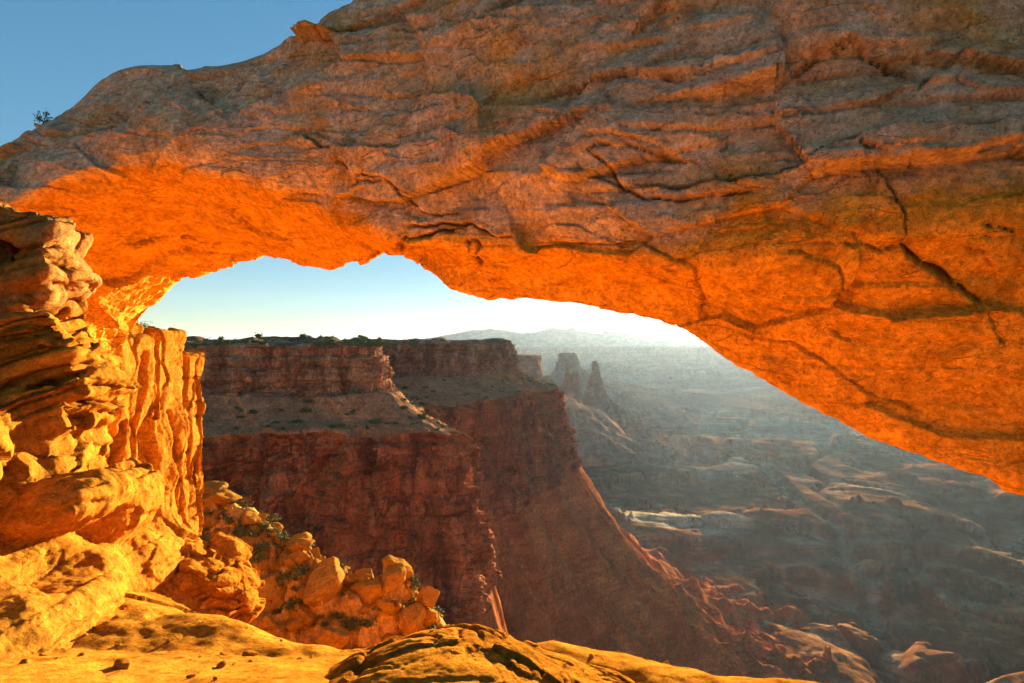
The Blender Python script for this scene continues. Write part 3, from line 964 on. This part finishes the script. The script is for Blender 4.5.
def build_mesa():
    K = np.array(ROWS, float)
    t = np.interp(np.linspace(0, 1, 1000), [0, .05, .93, 1], [0, 1.5, 11.3, 13])
    C = catmull(K, 0, t=t)                       # (n,4,2)
    n = len(t)
    def out_normal(path):
        d = np.gradient(path, axis=0); d /= np.linalg.norm(d, axis=1)[:, None] + 1e-9
        return np.stack([d[:, 1], -d[:, 0]], -1)  # to the right of travel = towards the canyon
    cap, inn, edg, foot = C[:, 0], C[:, 1], C[:, 2], C[:, 3]
    nc, ne = out_normal(cap), out_normal(edg)
    def wob(path, nrm, seed, a1, a2, a3):
        q = np.concatenate([path, path[:, :1] * 0], -1).astype(np.float32)
        return path + nrm * (a1 * fbm(q, 38, 3, seed, .5, 'billow') + a2 * fbm(q, 12, 3, seed + 1) + a3 * fbm(q, 4, 3, seed + 2))[:, None]
    cap, edg = wob(cap, nc, 171, 7, 3, 1.5), wob(edg, ne, 174, 9, 5, 2.2)
    def smooth(a, k):
        ker = np.ones(k) / k
        return np.stack([np.convolve(np.pad(a[:, i], k // 2, mode='edge'), ker, 'valid')[:len(a)] for i in range(2)], -1)
    nc, ne = smooth(nc, 25), smooth(ne, 25)
    parts = {}
    # --- plateau
    m = 60
    f = np.linspace(1, 0, m)[None, :, None] ** 2
    XY = cap[:, None] * (1 - f) + inn[:, None] * f
    p = np.concatenate([XY, XY[..., :1] * 0], -1)
    z = -2.5 + 5.5 * np.clip(f[..., 0], 0, .4) ** .5 + 2.2 * fbm(p, 40, 4, 101, mode='billow') * (f[..., 0] > 0) + .8 * fbm(p, 8, 4, 102)
    top_z = z[:, -1]
    dome = sstep(.05, .4, fbm(p, 30, 2, 103)) * 3.0 * sstep(0, .02, f[..., 0]) * (f[..., 0] < .3)
    z = z + dome
    parts['plateau'] = (np.concatenate([XY, z[..., None]], -1), M_CAP, None)
    # --- caprock cliff
    def wall(path, nrm, z0, z1, m, flare, led_seed, led, amp, joint, steps=(), scale=1.0):
        s = np.linspace(0, 1, m)[None, :]
        Z = z0[:, None] * (1 - s) + z1[:, None] * s
        s2 = s + .05 * fbm(np.concatenate([path[:, None] + 0 * s[..., None], (s * 0 + path[:, :1])[..., None]], -1).astype(np.float32), 45 * scale, 3, led_seed + 20)
        setb = sum(hh * sstep(c - .02, c + .02, s2) for c, hh in steps)
        base = path[:, None] + nrm[:, None] * (flare * s ** 1.6 + setb)[..., None]
        p = np.concatenate([base, Z[..., None]], -1).astype(np.float32)
        zz = Z + 1.2 * fbm(p, 25, 3, led_seed)
        off, dj, fr = layers(zz, led_seed, led[0], -200, 40)
        off2, dj2, fr2 = layers(zz, led_seed + 1, led[1], -200, 40)
        pt = .35 + .65 * sstep(-.25, .25, fbm(p, 30 * scale, 3, led_seed + 2))
        D = led[2] * off * pt - led[3] * np.exp(-(dj / .5) ** 2) * pt + led[3] * .5 * off2 * pt - led[3] * .4 * np.exp(-(dj2 / .25) ** 2)
        big = fbm(p, 38 * scale, 3, led_seed + 3, stretch=(1, 1, 3))
        col = fbm(p, 11 * scale, 3, led_seed + 4, .5, 'billow', (1, 1, 5))
        f1, f2, cv = worley(p, 9 * scale, led_seed, (1, 1, 1.8))
        fa, ea = facets(p + 1.5 * np.stack([fbm(p, 8, 2, led_seed + k) for k in (11, 12, 13)], -1), 9 * scale, led_seed, (1.3, 1.3, 1.6))
        fc, ec = facets(p, 3.2 * scale, led_seed + 1, (1.3, 1.3, 1.))
        D = D + .45 * fa + .45 * fc - .6 * ea - .25 * ec
        D = D + amp * .7 * fbm(p, 24 * scale, 4, led_seed + 9, .5, 'ridge', (1, 1, 7)) + amp * big + joint * (col + 1.2 * (cv - .5) - .7 * np.exp(-((f2 - f1) / .08) ** 2)) + .5 * fbm(p, 4, 4, led_seed + 5)
        D = D * sstep(0, .04, s) * sstep(1.0, .94, s)
        q = np.concatenate([base + nrm[:, None] * D[..., None], (Z + .15 * D)[..., None]], -1)
        return q, s, p
    zc0 = top_z
    zc1 = np.full(n, -28.0) + 1.2 * np.sin(np.arange(n) / 40)
    q, s, p = wall(cap, nc, zc0, zc1, 80, 4, 111, (6., 1.6, 1.6, 1.0), 8.0, 1.6, ((.22, 2.5), (.93, 3)))
    st = sstep(.25, .45, s + .3 * fbm(p, 14, 3, 119)) + p[..., 0] * 0
    parts['caprock'] = (q, M_CAP, st)
    capbase = q[:, -1]
    # --- bench
    m = 60
    f = np.linspace(0, 1, m)[None, :]
    XY = capbase[:, None, :2] * (1 - f[..., None]) + edg[:, None] * f[..., None]
    ze = -43.0 + 3.5 * fbm(np.concatenate([edg, edg[:, :1] * 0], -1).astype(np.float32), 26, 4, 177)
    Z = capbase[:, None, 2] * (1 - f) + ze[:, None] * f + 2.5 * np.sin(f * np.pi) * -1
    p = np.concatenate([XY, Z[..., None]], -1).astype(np.float32)
    w = sstep(0, .06, f) * sstep(1, .97, f)
    off, dj, fr = layers(Z + .8 * fbm(p, 20, 3, 121), 122, 3.2, -80, 0)
    dB = 2.0 * off * sstep(-.1, .2, fbm(p, 45, 2, 123)) + .9 * fbm(p, 9, 4, 124) + .5 * fbm(p, 2.5, 4, 125)
    Z = Z + dB * w
    parts['bench'] = (np.concatenate([XY, Z[..., None]], -1), M_BENCH, None)
    # --- layered wall
    zb = np.full(n, -120.0) + 4 * np.sin(np.arange(n) / 60)
    q, s, p = wall(edg, ne, ze, zb, 170, 9, 131, (7., 1.7, 2.2, 1.8), 11, 3.4, ((.06, 1.5), (.13, 2.2), (.22, 2.), (.34, 2.5), (.5, 1.5), (.85, 2)))
    parts['cliff_wall'] = (q, M_WALL, np.clip(.4 + fbm(p, 25, 3, 139) * 1.5, 0, 1))
    wallbase = q[:, -1]
    # --- talus
    m = 130
    f = np.linspace(0, 1, m)[None, :]
    arc0 = np.concatenate([[0], np.cumsum(np.linalg.norm(np.diff(smooth(wallbase[:, :2], 41), axis=0), axis=1))])
    a0 = np.stack([np.broadcast_to(arc0[:, None], (n, m)), f * 30 + 0 * arc0[:, None], 0 * f + 0 * arc0[:, None]], -1).astype(np.float32)
    fan = 30 * fbm(a0, 85, 3, 180, .5, 'billow') + 10 * fbm(a0, 26, 3, 181, .5, 'billow')
    XY = wallbase[:, None, :2] * (1 - f[..., None]) + foot[:, None] * f[..., None] - ne[:, None] * (fan * sstep(0, .5, f))[..., None] + (foot - wallbase[:, :2])[:, None] * (.3 * f ** 2)[..., None]
    Z = wallbase[:, None, 2] + (-350. - wallbase[:, None, 2]) * (1 - (1 - f) ** 1.7)
    p = np.concatenate([XY, Z[..., None]], -1).astype(np.float32)
    gul = fbm(np.concatenate([p[..., :2] , p[..., 2:] * .0], -1), 45, 4, 141, .5, 'billow', (1, 1, 1))
    off, dj, fr = layers(Z + 3 * fbm(p, 40, 3, 142), 143, 22, -400, 0)
    dT = 16 * gul * sstep(0, .4, f) + 3.5 * fbm(p, 14, 4, 144) + 7 * off * sstep(.3, .55, f) * sstep(-.1, .2, fbm(p, 60, 2, 145)) + .9 * fbm(p, 3, 4, 146)
    arc = np.concatenate([[0], np.cumsum(np.linalg.norm(np.diff(wallbase[:, :2], axis=0), axis=1))])[:, None]
    ril = np.stack([np.broadcast_to(arc, Z.shape) / 1.0, f * 40 + 0 * Z, 0 * Z], -1).astype(np.float32)
    dT = dT + 16 * fbm(ril, 75, 3, 149, .5, 'billow') * sstep(0, .35, f) + 9 * fbm(ril, 24, 4, 147, .55, 'billow') * sstep(0, .25, f) + 2.5 * fbm(p, 7, 4, 148, .6)
    Z = Z + dT * sstep(0, .05, f)
    parts['talus_slope'] = (np.concatenate([XY, Z[..., None]], -1), M_TALUS, None)
    root = empty('mesa', (-60, 330, -300), 'dark red flat-topped mesa with stepped cliffs across the side canyon', 'mesa')
    for nm, (q, mat, st) in parts.items():
        mesh_obj(nm, q, grid_faces(q.shape[0], q.shape[1])[:, ::-1], mat, root, {'stain': st if st is not None else np.zeros(q.shape[:2])}, origin=(-60, 330, -300))
    return parts


MESA = build_mesa()


# ================================================================ far buttes
def tower(name, prof, d, mat, depth=.75, seed=0, m=96, n=90, origin=None, label=None, cat=None, rough=.16, parent=None, fine_z=0):
    """closed loft: prof = [(v, u_left, u_right)] from top to bottom as seen at distance d"""
    prof = np.array(prof, float)
    t = np.linspace(0, 1, n)
    tv = np.linspace(0, len(prof) - 1, n)
    lin = np.stack([np.interp(tv, np.arange(len(prof)), prof[:, k]) for k in range(3)], -1)
    a = np.linspace(0, 2 * np.pi, m, endpoint=False)[None, :]
    z = (HZ - lin[:, 0]) / F * d
    xl, xr = (lin[:, 1] - 512) / F * d, (lin[:, 2] - 512) / F * d
    cx, rx = (xl + xr) / 2, (xr - xl) / 2
    ca, sa = np.cos(a), np.sin(a)
    se = lambda q: np.sign(q) * np.abs(q) ** .75
    ry = np.maximum(rx * depth, .3)
    p = np.stack([cx[:, None] + rx[:, None] * se(ca), d + ry[:, None] * se(sa), z[:, None] + 0 * a], -1)
    s0 = (prof[:, 2] - prof[:, 1]).mean() / F * d
    off, dj, fr = layers(p[..., 2], seed, s0 * .22, -900, 900)
    nz = fbm(p, s0 * .6, 4, seed, .55, None, (1, 1, 2.2)) + .5 * fbm(p, s0 * .3, 3, seed + 1, .5, 'billow', (1, 1, 4)) + .25 * off + .35 * fbm(p, s0 * .13, 4, seed + 2, .6)
    if fine_z: p[..., 2] += fine_z * (fbm(p, s0 * .10, 4, seed + 3, .6, 'billow') + .5 * fbm(p, s0 * .3, 3, seed + 4, .5, 'billow'))
    dirx = np.stack([ca + 0 * z[:, None], sa + 0 * z[:, None]], -1)
    k = np.minimum(rx, s0)[:, None] * rough * 2 * nz
    p[..., :2] += dirx * k[..., None]
    top = np.concatenate([p[0].mean(0, keepdims=True)] * m)[None]
    p = np.concatenate([top + np.array([0, 0, .01 * s0]), p], 0)
    o = mesh_obj(name, p, grid_faces(len(p), m, wrap_m=True), mat, parent, {'stain': np.full(p.shape[:2], .5)}, origin=origin if origin is not None else (cx[-1], d, z[-1]))
    if label: tag(o, label, cat)
    return o


tower('rock_spire', [(361, 593, 596), (364, 591.5, 598), (368, 591.5, 599), (372, 591, 599.5), (378, 590, 601), (384, 589, 602), (390, 588, 605), (399, 585, 608)], 1700, M_TOWER, .7, 201, label='tall slender rock spire, the right and higher of two on the talus cone', cat='rock spire')
r_ = empty('rock_spire', P(567, 402, 1680), 'lower left rock spire on the talus cone, a thin finger beside a square block', 'rock spire')
tower('pinnacle', [(365, 566.5, 568), (367, 565.5, 569), (371, 565.5, 569.5), (374, 565, 571), (380, 563.5, 571), (388, 561, 572), (402, 556, 574)], 1690, M_TOWER, .6, 204, parent=r_)
tower('block', [(372, 571.5, 578), (374, 570.5, 579), (384, 570, 580), (392, 569, 581), (402, 567, 583)], 1680, M_TOWER, .6, 205, parent=r_)
o = tower('butte_base', [(392, 572, 592), (398, 556, 609), (412, 549, 628), (430, 538, 650), (446, 525, 672), (462, 500, 720)], 1700, M_FAR, .9, 203, 300, 200, rough=.11, fine_z=22)
o.name = 'talus_cone'; tag(o, kind='structure')
r_ = empty('butte', P(565, 420, 2500), 'hazy square-topped butte standing behind the two spires', 'butte')
tower('cliff_wall', [(353, 560, 574), (355, 559, 576), (366, 556.5, 579), (372, 554, 583)], 2500, M_TOWER, .9, 211, parent=r_)
tower('talus_slope', [(369, 556, 582), (377, 549, 592), (386, 542, 610), (400, 520, 650), (415, 490, 690)], 2500, M_FAR, .9, 212, 160, 120, rough=.09, parent=r_, fine_z=20)
r_ = empty('mesa', P(510, 420, 1350), 'blue hazy flat-topped mesa ending in a sheer wall left of the butte', 'mesa')
tower('cliff_wall', [(355, 420, 540), (357, 416, 541), (366, 414, 543), (380, 412, 545)], 1350, M_FAR, .9, 221, 220, parent=r_, rough=.05)
tower('talus_slope', [(378, 410, 546), (392, 400, 560), (410, 380, 590), (440, 340, 640)], 1350, M_FAR, .9, 222, 200, 120, parent=r_, rough=.08, fine_z=14)


def ridge(name, d, pts, foot_v, mat, seed, amp, cliff=.35, label=None, cat=None, kind=None, thick=.25, n=500):
    """long far landform: skyline pts (u,v) at distance d, dropping to foot_v towards the viewer, solid behind"""
    pts = np.array(pts, float)
    u = np.linspace(pts[0, 0], pts[-1, 0], n)
    v = np.interp(u, pts[:, 0], pts[:, 1])
    x = (u - 512) / F * d
    zt = (HZ - v) / F * d
    zf = (HZ - foot_v) / F * d
    H = zt - zf
    rows = []
    prof = [(thick * 2.2, 0), (thick, .85), (thick * .35, 1.0)] + [(0, 1)] + [(-.004 * (k / 12), 1 - cliff * k / 12) for k in range(1, 13)] + [(-.12 * (k / 24.) ** 1.1, (1 - cliff) * (1 - (k / 24.)) ** 1.25) for k in range(1, 25)]
    for dy, hz in prof:
        rows.append(np.stack([x, np.full(n, d * (1 + dy)), zf + H * hz], -1))
    p = np.stack(rows, 1)
    q = p.astype(np.float32)
    nz = fbm(q, d * .05, 5, seed, .55, 'billow', (1, 1, 1.5))
    dep = np.array([0, .3, .5, .7] + [.8] * 12 + [1.0] * 24)
    p[..., 1] += d * amp * nz * dep
    p[..., 2] += H[:, None] * .10 * fbm(q, d * .02, 4, seed + 1) * np.array([0, 1, 1, .35] + [.3] * 12 + [1 - k / 25 for k in range(24)])
    o = mesh_obj(name, p, grid_faces(n, len(prof))[:, ::-1], mat, attrs={'stain': np.zeros(p.shape[:2])})
    if kind: tag(o, kind=kind)
    else: tag(o, label, cat)
    return o


MT = [(150, 344), (380, 343), (415, 340), (440, 336), (462, 332), (474, 329.5), (482, 330), (490, 328.5), (497, 330), (505, 330), (520, 333), (535, 332), (546, 329.5), (552, 327.5), (558, 329), (566, 329.5), (573, 327.5), (580, 331), (590, 332), (600, 334), (612, 330), (622, 332), (630, 333), (650, 336), (680, 338), (720, 340), (800, 342), (1200, 343.5)]
ridge('mountains', 11000, MT, 352, M_FAR, 301, .03, .0, kind='structure', thick=.12)
ridge('mesa', 6800, [(250, 346), (400, 347.5), (530, 347.5), (560, 347), (700, 347.3), (900, 347), (1200, 347)], 377, M_FAR, 302, .03, .45, 'pale flat rim of the long far mesa along the horizon under the mountains', 'mesa', n=700)
ridge('hills', 4300, [(560, 372), (600, 366), (615, 364), (640, 369), (660, 372), (690, 369), (720, 372), (800, 374), (900, 378)], 384, M_FAR, 303, .03, .2, kind='structure', thick=.1)
ridge('hills', 3100, [(575, 392), (600, 386), (616, 381), (640, 386), (660, 389), (700, 393), (740, 396)], 399, M_FAR, 304, .02, .2, kind='structure', thick=.07)


# ================================================================ valley floor
WASH = [tuple((P(u, v, 322 * F / (v - HZ)))[:2]) for u, v in ((740, 452), (772, 470), (800, 500), (838, 522), (850, 545), (868, 560), (866, 590), (884, 618), (880, 650), (905, 690), (930, 760))]


def valley_z(X, Y):
    r = np.sqrt(X * X + Y * Y)
    p = np.stack([X, Y, X * 0], -1).astype(np.float32)
    wpx = 90 * fbm(p, 700, 3, 151); wpy = 90 * fbm(p, 700, 3, 152)
    q = p + np.stack([wpx, wpy, wpx * 0], -1)
    z = -322 + 54 * fbm(q, 1500, 3, 153)
    b = fbm(q, 430, 6, 154, .5, 'ridge', (1.5, 1, 1))
    z = z + 46 * b * (.5 + sstep(-.3, .3, fbm(p, 900, 2, 160)))
    s = fbm(q, 80, 5, 155, .55, 'ridge')
    z = z + 11 * s + 4 * fbm(q, 24, 4, 156, .6, 'ridge')
    st = 19.0
    zz = z + 5 * fbm(q, 160, 3, 161)
    k = np.floor(zz / st); fz = zz / st - k
    zt = (k + sstep(.72, .82, fz) * .85 + fz * .15) * st - (zz - z)
    z = z * .25 + zt * .75
    cn = np.abs(perlin(q[..., 0] / 620, q[..., 1] / 620, 3.3))
    cn2 = np.abs(perlin(q[..., 0] / 240, q[..., 1] / 240, 8.7)) * 1.4 + .5 * np.clip(cn - .12, 0, 1)
    z = z - 30 * (1 - sstep(.015, .05, cn)) - 14 * (1 - sstep(.015, .06, cn2))
    dw, _, _ = seg_dist(np.stack([X.ravel() + .25 * wpx.ravel(), Y.ravel() + .25 * wpy.ravel()], -1), WASH)
    dw = dw.reshape(X.shape)
    z = z - 12 * (1 - sstep(5, 24, dw))
    b = np.minimum(cn, cn2)
    flat = sstep(2600, 4200, r)
    z = z * (1 - .75 * flat) + (-312) * .75 * flat
    wash = np.abs(fbm(q, 520, 3, 157))
    z = z - 8 * np.exp(-(wash / .03) ** 2) * (1 - flat)
    lowland = sstep(-315, -335, z)
    rimz = sstep(.83, .86, fz) * (1 - .5 * fz) + sstep(.10, .03, fz) * .6
    return z, np.minimum(wash, dw / 400), b, rimz


def build_valley():
    az = np.concatenate([np.linspace(-80, -46, 40)[:-1], np.linspace(-46, -5, 150)[:-1], np.linspace(-5, 46, 640)[:-1], np.linspace(46, 80, 40)])
    rr = np.concatenate([np.geomspace(150, 350, 50)[:-1], np.geomspace(350, 5000, 620)[:-1], np.geomspace(5000, 40000, 60)])
    A, Rr = np.meshgrid(np.radians(az), rr, indexing='ij')
    X, Y = Rr * np.sin(A), Rr * np.cos(A)
    z, wash, b, rimz = valley_z(X, Y)
    uv = np.stack([512 + X / Y * F, HZ - z / Y * F], -1)
    p = np.stack([X, Y, z], -1).astype(np.float32)
    pale = .5 * np.exp(-(wash / .02) ** 2)
    rimw = sstep(.035, .055, b) * sstep(.12, .07, b)
    pale = np.maximum(pale, .8 * rimz * sstep(-.15, .2, fbm(p, 420, 4, 163)))  # pale rim rock, with sunlit ledge edges put into the colour
    pale = np.maximum(pale, .55 * rimw * sstep(-.1, .2, fbm(p, 700, 3, 162)) * sstep(600, 1100, Rr))
    nse = fbm(p, 260, 5, 158, .6)
    # bleached sandstone flats
    for (x, y, rx, ry) in ((760, 2700, 420, 330), (1080, 2150, 420, 170), (500, 3200, 300, 260), (300, 1050, 120, 60), (900, 3800, 800, 260), (520, 1500, 160, 90)):
        pale = np.maximum(pale, sstep(-.35, .25, nse * 1.3 + 1.1 * (1 - ((X - x) / rx) ** 2 - ((Y - y) / ry) ** 2)) * (((X - x) / rx) ** 2 + ((Y - y) / ry) ** 2 < 2))
    n, m = X.shape
    o = mesh_obj('valley_floor', p, grid_faces(n, m)[:, ::-1], M_VALLEY, attrs={'pale': np.clip(pale, 0, 1)})
    # face upwards
    tag(o, kind='structure')


t = NT('valley soil')
c = t.mix(t.ramp(t.noise(.006, 6, .6), .35, .65), (.21, .068, .024), (.28, .105, .038))
c = t.mix(t.math('MULTIPLY', t.ramp(t.noise(.03, 8, .7), .5, .7), .6), c, (.34, .16, .06))
c = t.mix(t.attr('pale'), c, (.44, .29, .17))
c = t.mix(.8, c, t.mix(t.ramp(t.noise(.03, 6, .72), .38, .62), (.5,) * 3, (1.5,) * 3), 'MULTIPLY')
c = t.mix(t.math('MULTIPLY', t.ramp(t.noise(.16, 4, .6), .56, .64), .8), c, (.06, .065, .03))
hb = t.noise(1, 4, .6, vec=t.mapv((.004, .004, .16)))
c = t.mix(t.math('MULTIPLY', t.ramp(hb, .50, .58), .6), c, (.16, .05, .02))
M_VALLEY = t.done(c, t.bump(t.noise(.09, 10, .7), 2.5, .9), 1.0, .0)
build_valley()


# ================================================================ plants
def leaf_cloud(rs, n, rad, size, clumps=7, zlow=.1):
    """many small leaf faces gathered in uneven clumps"""
    cs = rs.normal(size=(clumps, 3)); cs /= np.linalg.norm(cs, axis=1)[:, None]
    cs *= rs.rand(clumps, 1) ** .4 * .7; cs[:, 2] = np.abs(cs[:, 2]) * .8 + zlow
    cr = .25 + .3 * rs.rand(clumps)
    k = rs.randint(0, clumps, n)
    q = rs.normal(size=(n, 3)) * .55 * cr[k][:, None] + cs[k]
    q[:, 2] = np.maximum(q[:, 2], .04)
    a = rs.normal(size=(n, 3)); a /= np.linalg.norm(a, axis=1)[:, None]
    b = np.cross(a, rs.normal(size=(n, 3))); b /= np.linalg.norm(b, axis=1)[:, None]
    s = size * (.6 + .8 * rs.rand(n, 1))
    V = np.stack([q - a * s - b * s * .5, q + a * s - b * s * .5, q + a * s * .7 + b * s * .5, q - a * s * .7 + b * s * .5], 1)
    return V.reshape(-1, 3) * np.array(rad)


def tube_pts(a, b, r0, r1, k=5):
    a, b = np.array(a, float), np.array(b, float)
    d = b - a; d /= np.linalg.norm(d)
    x = np.cross(d, (.3, .9, .2)); x /= np.linalg.norm(x); y = np.cross(d, x)
    an = np.linspace(0, 2 * np.pi, k, endpoint=False)
    ring = np.cos(an)[:, None] * x + np.sin(an)[:, None] * y
    V = np.concatenate([a + ring * r0, b + ring * r1])
    Fc = [[i, (i + 1) % k, k + (i + 1) % k, k + i] for i in range(k)]
    return V, np.array(Fc)


def plant(name, seed, n, size, mat, label, cat, group, tall=.8, trunk=.0, branches=5):
    rs = np.random.RandomState(seed)
    root = empty(name, (0, 0, 0), label, cat, group)
    V = leaf_cloud(rs, n, (1, 1, tall), size)
    V[:, 2] += trunk
    mesh_obj('crown' if trunk else 'foliage', V, np.arange(len(V)).reshape(-1, 4), mat, root, smooth=False)
    Vs, Fs, o0 = [], [], 0
    mid = np.array([.03, 0, max(trunk, .12)])
    segs = [((0, 0, -.12), mid, .07, .05)] + [(mid, np.array([.55 * math.cos(a), .55 * math.sin(a), trunk + .35 + .3 * rs.rand()]), .04, .015) for a in np.linspace(0, 6.28, branches, endpoint=False) + rs.rand()]
    for a, b, r0, r1 in segs:
        v, f = tube_pts(a, b, r0, r1); Vs.append(v); Fs.append(f + o0); o0 += len(v)
    mesh_obj('trunk' if trunk else 'stem', np.concatenate(Vs), np.concatenate(Fs), M_WOOD, root)
    return root


used = set()


def put(proto, loc, s, label=None):
    rz = RK.uniform(0, 6.28)
    sc = (s * RK.uniform(.8, 1.3), s * RK.uniform(.8, 1.3), s * RK.uniform(.75, 1.15))
    if proto.name not in used:
        used.add(proto.name)
        proto.location = loc; proto.scale = sc; proto.rotation_euler = (0, 0, rz)
        if label: proto['label'] = label
        return proto
    return copy_tree(proto, loc, rz, sc, label)


def pick(part, i, j):
    q = MESA[part][0]
    return q[i % q.shape[0], j % q.shape[1]]


def px(q):
    return 512 + q[0] / q[1] * F, HZ - q[2] / q[1] * F


# junipers along the plateau rim
protoT = [plant('juniper_tree', 400 + i, 260, .16, M_JUNI, 'small dark juniper among many on top of the mesa', 'tree', 'junipers on the mesa top', .85, .12) for i in range(3)]
Q = MESA['plateau'][0]
cnt = 0
while cnt < 210:
    i, j = RK.randrange(100, 940), RK.randrange(22, 59)
    q = Q[i, j]; u, v = px(q)
    if not (120 < u < 420) or q[1] > 640: continue
    put(RK.choice(protoT), (q[0], q[1], q[2] - .35), RK.uniform(1.5, 3.0)); cnt += 1
# shrubs on the bench
protoB = [plant('shrub', 420 + i, 150, .24, M_SHRUB, 'dark low shrub among many on the shaded bench of the mesa', 'shrub', 'shrubs on the mesa bench', .7) for i in range(3)]
Q = MESA['bench'][0]
cnt = 0
while cnt < 210:
    i, j = RK.randrange(80, 960), RK.randrange(4, 58)
    q = Q[i, j]; u, v = px(q)
    if not (190 < u < 560): continue
    put(RK.choice(protoB), (q[0], q[1], q[2] - .1), RK.uniform(.7, 1.4) + 2.0 * RK.random() ** 3.5); cnt += 1
# shrubs on the rubble slope
protoR = [plant('shrub', 440 + i, 420, .085, M_DRY, 'olive green shrub among many between the rubble boulders', 'shrub', 'shrubs on the rubble slope', .8) for i in range(3)]
cnt = 0
while cnt < 170:
    u = RK.uniform(190, 440); d = RK.uniform(17, 29)
    x = (u - 512) / F * d; z = rz1(x, d); v = HZ - z / d * F
    if not (490 < v < 668): continue
    put(RK.choice(protoR), (x, d, z), RK.uniform(.18, .55)); cnt += 1
# the lone bush on the arch and the ones by the pillar
sel = np.argmin(np.abs(ARCH_UV[..., 0] - 46) + np.abs(ARCH_UV[..., 1] - 126) + 100 * (ARCH_V[..., 1] > 11.0))
q = ARCH_V.reshape(-1, 3)[sel]
b_ = plant('bush', 460, 160, .07, M_SHRUB, 'lone sparse dark bush growing on top of the arch against the blue sky', 'bush', None, 1.0, 0, 8)
b_.location = q; b_.scale = (.17, .17, .26)
b_ = plant('bush', 461, 500, .05, M_SHRUB, 'dark green bush on top of the sunlit pillar under the arch', 'bush', None, 1.0)
b_.location = P(140, 329, 14.6); b_.scale = (.32, .32, .24)

# ================================================================ haze
hz = NT('haze air')
hz.t.nodes.remove(hz.b)
vol = hz.n('ShaderNodeVolumePrincipled', {'Color': (.52, .64, .86, 1), 'Density': 1.15e-5, 'Anisotropy': .55})
hz.t.links.new(vol.outputs[0], hz.t.nodes['Material Output'].inputs['Volume'])
lo, hi = np.array((-34000, -200, -420.)), np.array((34000, 41000, 330.))
V = np.array([[(lo, hi)[i][0], (lo, hi)[j][1], (lo, hi)[k][2]] for i in (0, 1) for j in (0, 1) for k in (0, 1)])
FB = [[0, 1, 3, 2], [4, 6, 7, 5], [0, 4, 5, 1], [2, 3, 7, 6], [0, 2, 6, 4], [1, 5, 7, 3]]
o = mesh_obj('haze', V, FB, hz.m, smooth=False)
tag(o, kind='stuff')
